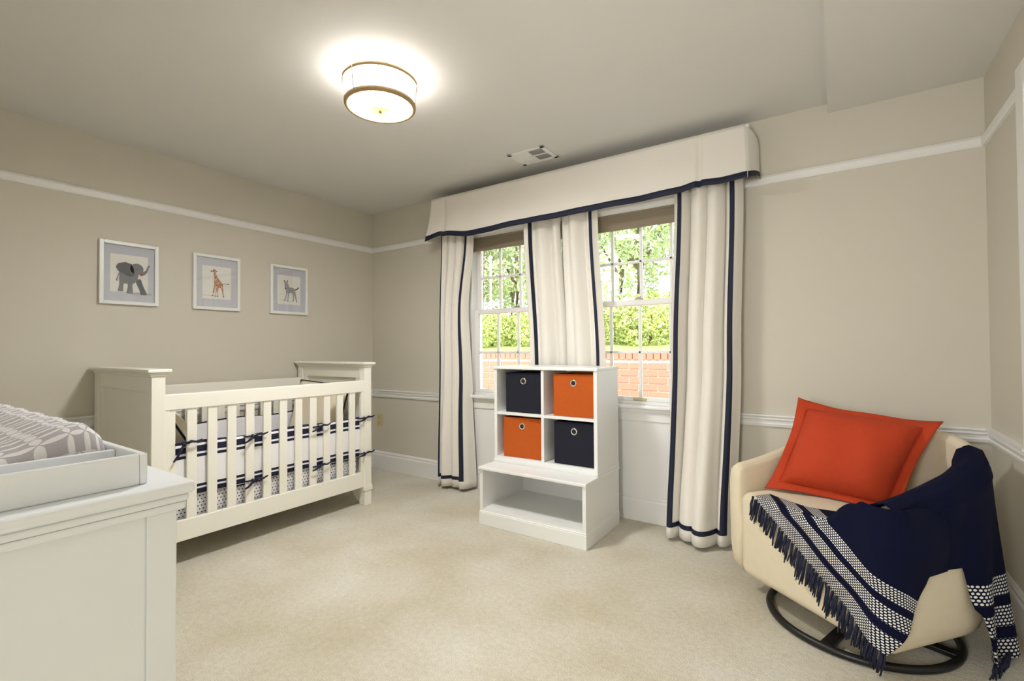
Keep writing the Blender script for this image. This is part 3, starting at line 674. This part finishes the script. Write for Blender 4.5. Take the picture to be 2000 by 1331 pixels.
# ------------------------------------------------------------------ armchair
CC = Vector((3.82, -.55, 0)); CA = math.radians(-39.3); CR = Matrix.Rotation(CA, 3, 'Z')
def cw(x, y, z): return CC + CR @ Vector((x, y, z))
CHAIR_A, CHAIR_F = .368, -.37
def path(s, off=0):
    """barrel plan from right arm front (s=0) round the back to left arm front (s=1); off = inset"""
    a = CHAIR_A - off; b_ = .39 - off; yf = CHAIR_F; ys = -.06; Ls = ys - yf; La = PI * .40; T = 2 * Ls + La; d = s * T
    if d < Ls: return (a, yf + d)
    if d > T - Ls: return (-a, yf + (T - d))
    th = (d - Ls) / La * PI; k = 2.15
    c, s_ = math.cos(th), math.sin(th); return (a * abs(c) ** (2 / k) * (1 if c > 0 else -1), ys + b_ * abs(s_) ** (2 / k))
def armchair():
    t = thing('swivel_armchair', 'cream upholstered swivel barrel armchair in the right corner', 'armchair', (3.78, -.62, 0))
    b = B()
    def top(s): return .585 + .185 * smoothstep(-.06, .46, s if s < .5 else 1 - s)
    def f(u, v):
        h = top(u); th = .072
        prof = [(.06, .10), (.02, .115), (.004, .16), (0, .3), (0, h - .05), (.006, h - .022), (.022, h - .005), (.036, h), (.052, h - .004), (.066, h - .02), (th, h - .05), (th, .40), (th + .01, .30)]
        k = v * (len(prof) - 1); i = min(int(k), len(prof) - 2); a = k - i
        o = prof[i][0] + (prof[i + 1][0] - prof[i][0]) * a; z = prof[i][1] + (prof[i + 1][1] - prof[i][1]) * a
        x, y = path(u, o); return cw(x, y, z)
    vs = b.grid(f, 90, 36)
    for i, sg in ((0, -1), (-1, -1)):   # rounded arm fronts
        ring = vs[i]; cen = sum((q.co for q in ring), Vector()) / len(ring); r1 = [b.bm.verts.new(cen + (q.co - cen) * .93 + CR @ Vector((0, -.022, 0))) for q in ring]
        r2_ = [b.bm.verts.new(cen + (q.co - cen) * .75 + CR @ Vector((0, -.032, 0))) for q in ring]
        for A, C in ((ring, r1), (r1, r2_)):
            for k in range(len(ring)): b.bm.faces.new((A[k], A[(k + 1) % len(ring)], C[(k + 1) % len(ring)], C[k]))
        b.bm.faces.new(r2_)
    b.build('barrel_shell', m_chair, t, True)
    s = B(); s.box(-.297, .297, CHAIR_F - .045, .29, .10, .475, .045, 4, M=Matrix.Translation(CC) @ Matrix.Rotation(CA, 4, 'Z')); s.build('seat', m_chair, t, True)
    ring = []; rc = (3.765, -.655)
    for i in range(64): ring.append((rc[0] + .315 * math.cos(2 * PI * i / 64), rc[1] + .315 * math.sin(2 * PI * i / 64), .016))
    B().tube(ring, .0145, 10, closed=True).build('base_ring', m_black, t, True)
    for k in range(2):
        a = CA + .35 + k * PI / 2; c, s_ = math.cos(a) * .31, math.sin(a) * .31
        B().box(-.31, .31, -.02, .02, .012, .030, .003, M=Matrix.Translation((rc[0], rc[1], 0)) @ Matrix.Rotation(a, 4, 'Z')).build('cross_bar', m_black, t)
    B().lathe([(.05, .03), (.05, .06), (.12, .075), (.12, .10)], rc[0] + .02, rc[1] + .03, 24, cap=True).build('swivel_post', m_black, t)
armchair()

# orange flanged pillow
def pillow():
    TL, TR, BL, BR = Vector((3.557, -.40, .882)), Vector((4.075, -.44, .822)), Vector((3.430, -.60, .480)), Vector((3.90, -.66, .455))
    nrm = (TR - TL).cross(BL - TL).normalized(); nrm = nrm if nrm.y < 0 else -nrm
    t = thing('throw_pillow', 'orange flanged throw pillow leaning in the cream armchair', 'pillow', (BL + BR) / 2)
    def base(u, v):
        p = (BL.lerp(BR, u)).lerp(TL.lerp(TR, u), v); a, b_ = abs(2 * u - 1), abs(2 * v - 1)
        c = (BL + BR + TL + TR) / 4
        return p + (c - p) * (.09 * (1 - a * a) * b_ ** 3 + .08 * (1 - b_ * b_) * a ** 3)
    fl = .09
    def face(u, v, sg):
        U, V = fl + (1 - 2 * fl) * u, fl + (1 - 2 * fl) * v; a, b_ = 2 * u - 1, 2 * v - 1; k = max(0, (1 - abs(a) ** 3) * (1 - abs(b_) ** 3)) ** .55
        return base(U, V) + nrm * sg * (.10 * k + .002) + nrm * (.003 * math.sin(u * 17 + v * 5) * k)
    b = B(); b.grid(lambda u, v: face(u, v, 1), 30, 30); b.grid(lambda u, v: face(u, v, -1), 30, 30, flip=True)
    b.build('cushion', m_pillow, t, True)
    b = B()
    def fr(u, v):  # flange: around the edge, v from inner to outer
        k = u * 4 % 4; i = int(k) % 4; a = k - int(k)
        inn = [(fl + (1 - 2 * fl) * a, fl), (1 - fl, fl + (1 - 2 * fl) * a), (1 - fl - (1 - 2 * fl) * a, 1 - fl), (fl, 1 - fl - (1 - 2 * fl) * a)][i]
        out = [(a, 0), (1, a), (1 - a, 1), (0, 1 - a)][i]
        p = base(inn[0] + (out[0] - inn[0]) * v, inn[1] + (out[1] - inn[1]) * v)
        return p + nrm * (.010 * v * math.sin(u * 44) + .006 * v * math.sin(u * 19 + 1) - .012 * (v if i == 2 else 0))
    b.grid(fr, 120, 4, closeu=True)
    b.build('flange', m_pillow, t, True, solid=.004)
pillow()

# ------------------------------------------------------------------ throw blanket
def blanket_mat():
    m = mat('throw_knit', (11, 15, 42), .95, .4, 500, spec=.15); t = NT(m); uv = t.add('ShaderNodeUVMap'); sp = t.add('ShaderNodeSeparateXYZ'); t.link(uv.outputs[0], sp.inputs[0])
    u, v = sp.outputs[0], sp.outputs[1]
    rv = t.math('DIVIDE', v, .0072); row = t.math('FLOOR', rv); sh = t.math('MULTIPLY', t.math('MODULO', row, 2.0), .5)
    fu = t.math('SUBTRACT', t.math('FRACT', t.math('ADD', t.math('DIVIDE', u, .0098), sh)), .5); fv = t.math('SUBTRACT', t.math('FRACT', rv), .5)
    d = t.math('ADD', t.math('MULTIPLY', t.math('MULTIPLY', fu, fu), 1.0), t.math('MULTIPLY', fv, fv))
    dot = t.math('LESS_THAN', d, .125)
    cr = t.add('ShaderNodeValToRGB'); cr.color_ramp.interpolation = 'CONSTANT'; t.link(t.math('DIVIDE', v, .4), cr.inputs[0])
    el = cr.color_ramp.elements; st = [(0, 1), (.058, 0), (.083, 1), (.127, 0), (.149, 1), (.194, 0)]
    el[0].position, el[0].color = 0, (1, 1, 1, 1); el[1].position, el[1].color = st[1][0] / .4, (0, 0, 0, 1)
    for p_, k_ in st[2:]: e_ = el.new(p_ / .4); e_.color = (k_, k_, k_, 1)
    f = t.math('MULTIPLY', dot, cr.outputs[0])
    t.link(t.mix(f, lin((11, 15, 42)), lin((232, 230, 224))), t.b.inputs['Base Color']); return m
def throw_blanket():
    mk = blanket_mat(); t = thing('throw_blanket', 'navy throw blanket with white patterned fringed ends draped over the armchair', 'blanket', (3.9, -.8, .02))
    FY = CHAIR_F - .045 - .010          # just in front of the seat's front panel
    A0, B0, C0 = (-.19, .484), (.36, .135), (.486, .347)
    dx, dz = B0[0] - A0[0], B0[1] - A0[1]; L = math.hypot(dx, dz); ux, uz = dx / L, dz / L; nx, nz = -uz, ux   # n points right/up from the fringe line
    def uvp(w_, z): return ((w_ - A0[0]) * ux + (z - A0[1]) * uz, (w_ - A0[0]) * nx + (z - A0[1]) * nz)
    RC = .055
    def wrap(w_, z, off=0):
        """cloth coordinate w runs along the front, round the corner and back along the side"""
        if w_ < .328: x, y, nn = w_, FY, (0, -1)
        elif w_ < .414:
            th = (w_ - .328) / RC; x, y, nn = .328 + RC * math.sin(th), FY + RC * (1 - math.cos(th)), (math.sin(th), -math.cos(th))
        else: x, y, nn = .328 + RC, FY + RC + w_ - .414, (1, 0)
        return cw(x + nn[0] * off, y + nn[1] * off, z)
    W1 = .60
    def top(w_): return interp([(-.2, .484), (.12, .487), (.26, .585), (.30, .605), (.44, .60), (.6, .58)], w_)
    def bot(w_):
        if w_ <= B0[0]: return A0[1] + (w_ - A0[0]) / dx * dz - .0005
        return interp([(B0[0], B0[1]), (C0[0], C0[1]), (C0[0] + .012, .38), (.7, .378)], w_) if w_ > C0[0] else B0[1] + (w_ - B0[0]) / (C0[0] - B0[0]) * (C0[1] - B0[1])
    def wz(u, v):
        w_ = -.189 + (W1 + .189) * u; zt, zb = top(w_), bot(w_); return w_, zt + (zb - zt) * v, zt, zb
    def flap(u, v):
        w_, z, zt, zb = wz(u, v); k = min(1, (zt - zb) * 5)
        off = .004 + .012 * smoothstep(.24, .34, w_) * smoothstep(.6, .42, w_) + k * (.006 * math.sin(w_ * 17 + z * 13) + .004 * math.sin(z * 27 - w_ * 9)) + .012 * smoothstep(.15, .28, w_) * smoothstep(.3, .5, z) * smoothstep(.6, .5, z)
        off -= .014 * smoothstep(.03, 0, zt - z) * (1 if w_ < .2 else .6)
        return wrap(w_, z, off)
    b = B(); b.grid(flap, 150, 44, uvf=lambda u, v: uvp(*wz(u, v)[:2])); b.build('front_end', mk, t, True, solid=.006)
    # the same end where it lies on the seat top
    def lie(u, v):
        x = -.182 + .47 * u; d_ = v * (.07 + .16 * smoothstep(.35, .9, u)); return x, d_
    b = B(); b.grid(lambda u, v: (lambda x, d_: cw(x, FY + .012 + d_, .484 + .003 * math.sin(x * 14) + .075 * smoothstep(.62, 1, u)))(*lie(u, v)), 50, 10, uvf=lambda u, v: (lambda x, d_: uvp(x, .484 + d_))(*lie(u, v))); b.build('seat_fold', mk, t, True, solid=.005)
    # cover of the arm: inner side, over the top, down the outside
    def ztop(s): return .585 + .185 * smoothstep(-.06, .46, s)
    def hem(s): return interp([(0, .378), (.15, .372), (.172, .22), (.20, .03), (.5, .012)], s)
    def arm(u, v):
        s = .0 + .31 * u; h = ztop(s) + .012; hb = hem(s)
        prof = [(.095, .47), (.088, h - .06), (.075, h - .015), (.036, h + .004), (.0, h - .012), (-.014, h - .06)]
        if v < .42:
            k = v / .42 * (len(prof) - 1); i = min(int(k), len(prof) - 2); a = k - i; o = prof[i][0] + (prof[i + 1][0] - prof[i][0]) * a; z = prof[i][1] + (prof[i + 1][1] - prof[i][1]) * a
        else:
            a = (v - .42) / .58; z = h - .06 + (hb - (h - .06)) * a
            o = -.014 - .05 * a * smoothstep(.15, .3, s) - .018 * a * math.sin(s * 75) * smoothstep(.13, .2, s) - .006 * math.sin(s * 40 + 1)
        o -= .006 * math.sin(s * 52 + v * 4) * (1 if v > .2 else 0) 
        x, y = path(s, o); p = cw(x, y - (.02 * (1 - u) ** 6), z); p.x = min(p.x, RW - .03); return p
    def uva(u, v):
        p = arm(u, v); return (u * .45, (p.z * .62 if v > .42 else 1.0) if u > .50 else 1.0)
    b = B(); b.grid(arm, 90, 60, uvf=uva); b.build('arm_cover', mk, t, True, solid=.006)
    # fringe
    rn = random.Random(3)
    def tassel(p, ln, lean):
        b = B()
        for k in range(4):
            q = p + Vector((rn.uniform(-.004, .004), rn.uniform(-.004, .004), 0)); e = q + Vector((lean.x * ln + rn.uniform(-.007, .007), lean.y * ln + rn.uniform(-.006, .004), -ln * rn.uniform(.85, 1.05)))
            m_ = q.lerp(e, .5) + Vector((rn.uniform(-.005, .005), rn.uniform(-.005, .003), 0)); b.tube([q, m_, e], [.0032, .0038, .0022], 5)
        b.build('tassel', m_navy, t, True)
    n_ = 36; fwd = CR @ Vector((0, -1, 0))
    for i in range(n_):
        k = (i + .5) / n_; x, z = A0[0] + dx * k, A0[1] + dz * k
        tassel(wrap(x, z + .004, .010), rn.uniform(.075, .10), fwd * .12 + CR @ Vector((-.12, 0, 0)))
    for i in range(9):
        s = .19 + .013 * i; x, y = path(s, -.05); p = cw(x, y, .05); p.x = min(p.x, RW - .03); tassel(p, .045, Vector((-.3, -.5, 0)))
throw_blanket()

# ------------------------------------------------------------------ outside the windows
m_brick = mat('red_brick', (214, 140, 116), .9, .4, 120, var=.2, vscale=5); m_mortar = mat('mortar', (226, 214, 200), .95)
m_lawn = mat('lawn_grass', (178, 198, 110), .95, .5, 60, var=.25, vscale=3); m_pave = mat('paving', (170, 160, 148), .9, .3, 40)
struct(B().box(-12, 12, .15, 30, -.3, -.02).build('ground', m_pave))
gw = thing('garden_wall', 'red brick garden retaining wall seen through the windows', 'wall', (1.0, 2.1, -.02))
B().box(-1.0, 3.0, 2.012, 2.22, -.02, 1.005).build('mortar_core', m_mortar, gw)
bk = None
def brick(x, z, w_, h_, d_):
    global bk
    key = (w_, h_)
    if key not in bricks: bricks[key] = B().box(-w_ / 2, w_ / 2, 0, d_, -h_ / 2, h_ / 2, .004, 1).build('brick', m_brick)
    src = bricks[key]
    if key in used_b: o = src.copy(); COL.objects.link(o)
    else: o = src; used_b.add(key)
    o.parent = gw; o.matrix_parent_inverse = Matrix.Translation(-Vector(gw.location)); o.location = (x, 2.0 + random.uniform(-.002, .002), z)
bricks, used_b = {}, set()
for r_ in range(12):
    z = .085 + r_ * .077
    for c_ in range(18): brick(-.95 + c_ * .213 + (.1065 if r_ % 2 else 0), z, .203, .067, .09)
for c_ in range(50): brick(-.95 + c_ * .077, 1.045, .067, .098, .215)
def hill(u, v):
    x, y = -22 + 40 * u, 2.2 + 26 * v; z = 1.06 + .155 * min(y - 2.2, 7) + .02 * max(0, y - 9.2) + .05 * math.sin(x * .7) * min(1, (y - 2.2) / 3)
    return (x, y, z)
b = B(); b.grid(hill, 60, 50); lw = b.build('lawn', m_lawn, None, True); lw['kind'] = 'structure'
def leafmat(name, c1, c2):
    m = mat(name, c1, .6); t = NT(m); oi = t.add('ShaderNodeTexCoord'); n = t.add('ShaderNodeTexNoise'); n.inputs['Scale'].default_value = 9; t.link(oi.outputs['Object'], n.inputs['Vector'])
    t.link(t.mix(t.math('MULTIPLY_ADD', n.outputs['Fac'], 2.4, -.7), lin(c1), lin(c2)), t.b.inputs['Base Color'])
    t.b.inputs['Subsurface Weight'].default_value = 0; return m
m_leafb = leafmat('shrub_leaves', (132, 156, 84), (226, 230, 150)); m_leaft = leafmat('tree_leaves', (140, 156, 116), (206, 214, 168)); m_bark = mat('bark', (104, 92, 78), .9, .5, 30)
def foliage(b, blobs, nleaf, size, rn, droop=0):
    vol = [r[0] * r[1] * r[2] for _, r in blobs]; tot = sum(vol)
    for (c, r), vv in zip(blobs, vol):
        for _ in range(int(nleaf * vv / tot)):
            while True:
                p = Vector((rn.uniform(-1, 1), rn.uniform(-1, 1), rn.uniform(-1, 1)))
                if .35 < p.length < 1: break
            p = p.normalized() * (p.length ** .5); q = Vector(c) + Vector((p.x * r[0], p.y * r[1], p.z * r[2]))
            a = Vector((rn.gauss(0, 1), rn.gauss(0, 1), rn.gauss(0, 1) - droop)).normalized(); bb = a.cross(Vector((rn.gauss(0, 1), rn.gauss(0, 1), rn.gauss(0, 1)))).normalized(); s_ = size * rn.uniform(.6, 1.3)
            v = [b.bm.verts.new(q + d_) for d_ in (-a * s_ * .7, bb * s_ * .28, a * s_ * .7, -bb * s_ * .28)]; b.bm.faces.new(v)
rn = random.Random(11)
shr = [(-1.5, 3.1, .75), (-.75, 2.95, .62), (-.05, 3.05, .66), (.62, 2.9, .6), (1.2, 3.1, .68), (1.75, 2.95, .74), (2.35, 3.2, .62), (-2.3, 3.3, .7)]
wl = ['at the far left of the wall', 'left part of the left window view', 'in the middle of the left window view', 'behind the cube shelf top', 'between the two windows', 'in the left part of the right window view', 'in the right part of the right window view', 'leftmost beyond the wall']
for (x, y, h_), wh in zip(shr, wl):
    t = thing('garden_shrub', 'yellow-green leafy shrub above the brick wall, ' + wh, 'shrub', (x, y, 1.1), 'shrubs above the garden wall')
    b = B(); foliage(b, [((x, y, 1.1 + h_ * .48), (.46, .42, h_ * .52)), ((x + .15, y - .1, 1.1 + h_ * .6), (.3, .3, h_ * .38))], 2600, .05, rn); b.build('foliage', m_leafb, t)
    b = B(); b.tube([(x, y, 1.05), (x + .02, y, 1.1 + h_ * .6)], [.03, .015], 7); b.build('stem', m_bark, t)
trs = [(-8.2, 14.5, 4.2, 'tree behind the brick house at the far left'), (-6.3, 12, 4.2, 'tree behind the white post beyond the lawn'), (-4.2, 11, 3.6, 'tree in the middle of the left window view'), (-2.4, 12.5, 4.4, 'tree between the two window views beyond the lawn'), (-.75, 9.6, 3.6, 'tree with a dark trunk in the right window view'), (.9, 12, 4.6, 'tree at the right edge of the right window view'), (3.4, 10, 4.0, 'rightmost tree beyond the lawn')]
for x, y, h_, lab in trs:
    z0 = 2.15; t = thing('garden_tree', lab, 'tree', (x, y, z0), 'trees beyond the lawn')
    b = B(); b.tube([(x, y, z0 - .2), (x + .1, y, z0 + h_ * .35), (x - .05, y + .1, z0 + h_ * .7)], [.14, .11, .05], 8); b.tube([(x + .08, y, z0 + h_ * .3), (x - .7, y, z0 + h_ * .6)], [.07, .03], 6); b.tube([(x + .08, y, z0 + h_ * .33), (x + .8, y + .2, z0 + h_ * .65)], [.06, .03], 6); b.build('trunk', m_bark, t)
    b = B(); bl = [((x + rn.uniform(-1.1, 1.1), y + rn.uniform(-.8, .8), z0 + h_ * rn.uniform(.25, .95)), (rn.uniform(.5, .95), rn.uniform(.6, 1.0), rn.uniform(.5, .9))) for _ in range(8)]
    foliage(b, bl, 4200, .13, rn, .6); b.build('crown', m_leaft, t)
def brickwall_mat():
    m = mat('house_brick', (170, 100, 80), .9); t = NT(m); tc = t.add('ShaderNodeTexCoord'); sp = t.add('ShaderNodeSeparateXYZ'); t.link(tc.outputs['Object'], sp.inputs[0]); cb = t.add('ShaderNodeCombineXYZ')
    t.link(t.math('ADD', sp.outputs[0], sp.outputs[1]), cb.inputs[0]); t.link(sp.outputs[2], cb.inputs[1]); br = t.add('ShaderNodeTexBrick'); t.link(cb.outputs[0], br.inputs['Vector'])
    br.inputs['Scale'].default_value = 1; br.inputs['Brick Width'].default_value = .213; br.inputs['Row Height'].default_value = .077; br.inputs['Mortar Size'].default_value = .008
    br.inputs['Color1'].default_value = (*lin((186, 112, 88)), 1); br.inputs['Color2'].default_value = (*lin((160, 92, 74)), 1); br.inputs['Mortar'].default_value = (*lin((205, 190, 172)), 1)
    t.link(br.outputs[0], t.b.inputs['Base Color']); return m
t = thing('neighbour_house', 'red brick house corner at the left edge of the left window view', 'building', (-9.5, 9.5, 1.9))
B().box(-12, -7.05, 8, 11, 1.9, 5.2).build('brick_wall', brickwall_mat(), t)
b = B(); b.prism([(-12.3, 5.2), (-6.8, 5.2), (-9.5, 6.8)], 'y', 7.7, 11.3); b.build('roof', mat('slate', (90, 88, 90), .8), t)
t = thing('lamp_post', 'slim white post outside in the left window view', 'post', (-4.51, 8, 2.0))
B().tube([(-4.51, 8, 1.9), (-4.51, 8, 3.75)], .03, 10).build('post_shaft', m_white, t); B().lathe([(.055, 3.72), (.06, 3.76), (.03, 3.80), (.0005, 3.82)], -4.51, 8, 12).build('post_cap', m_white, t)
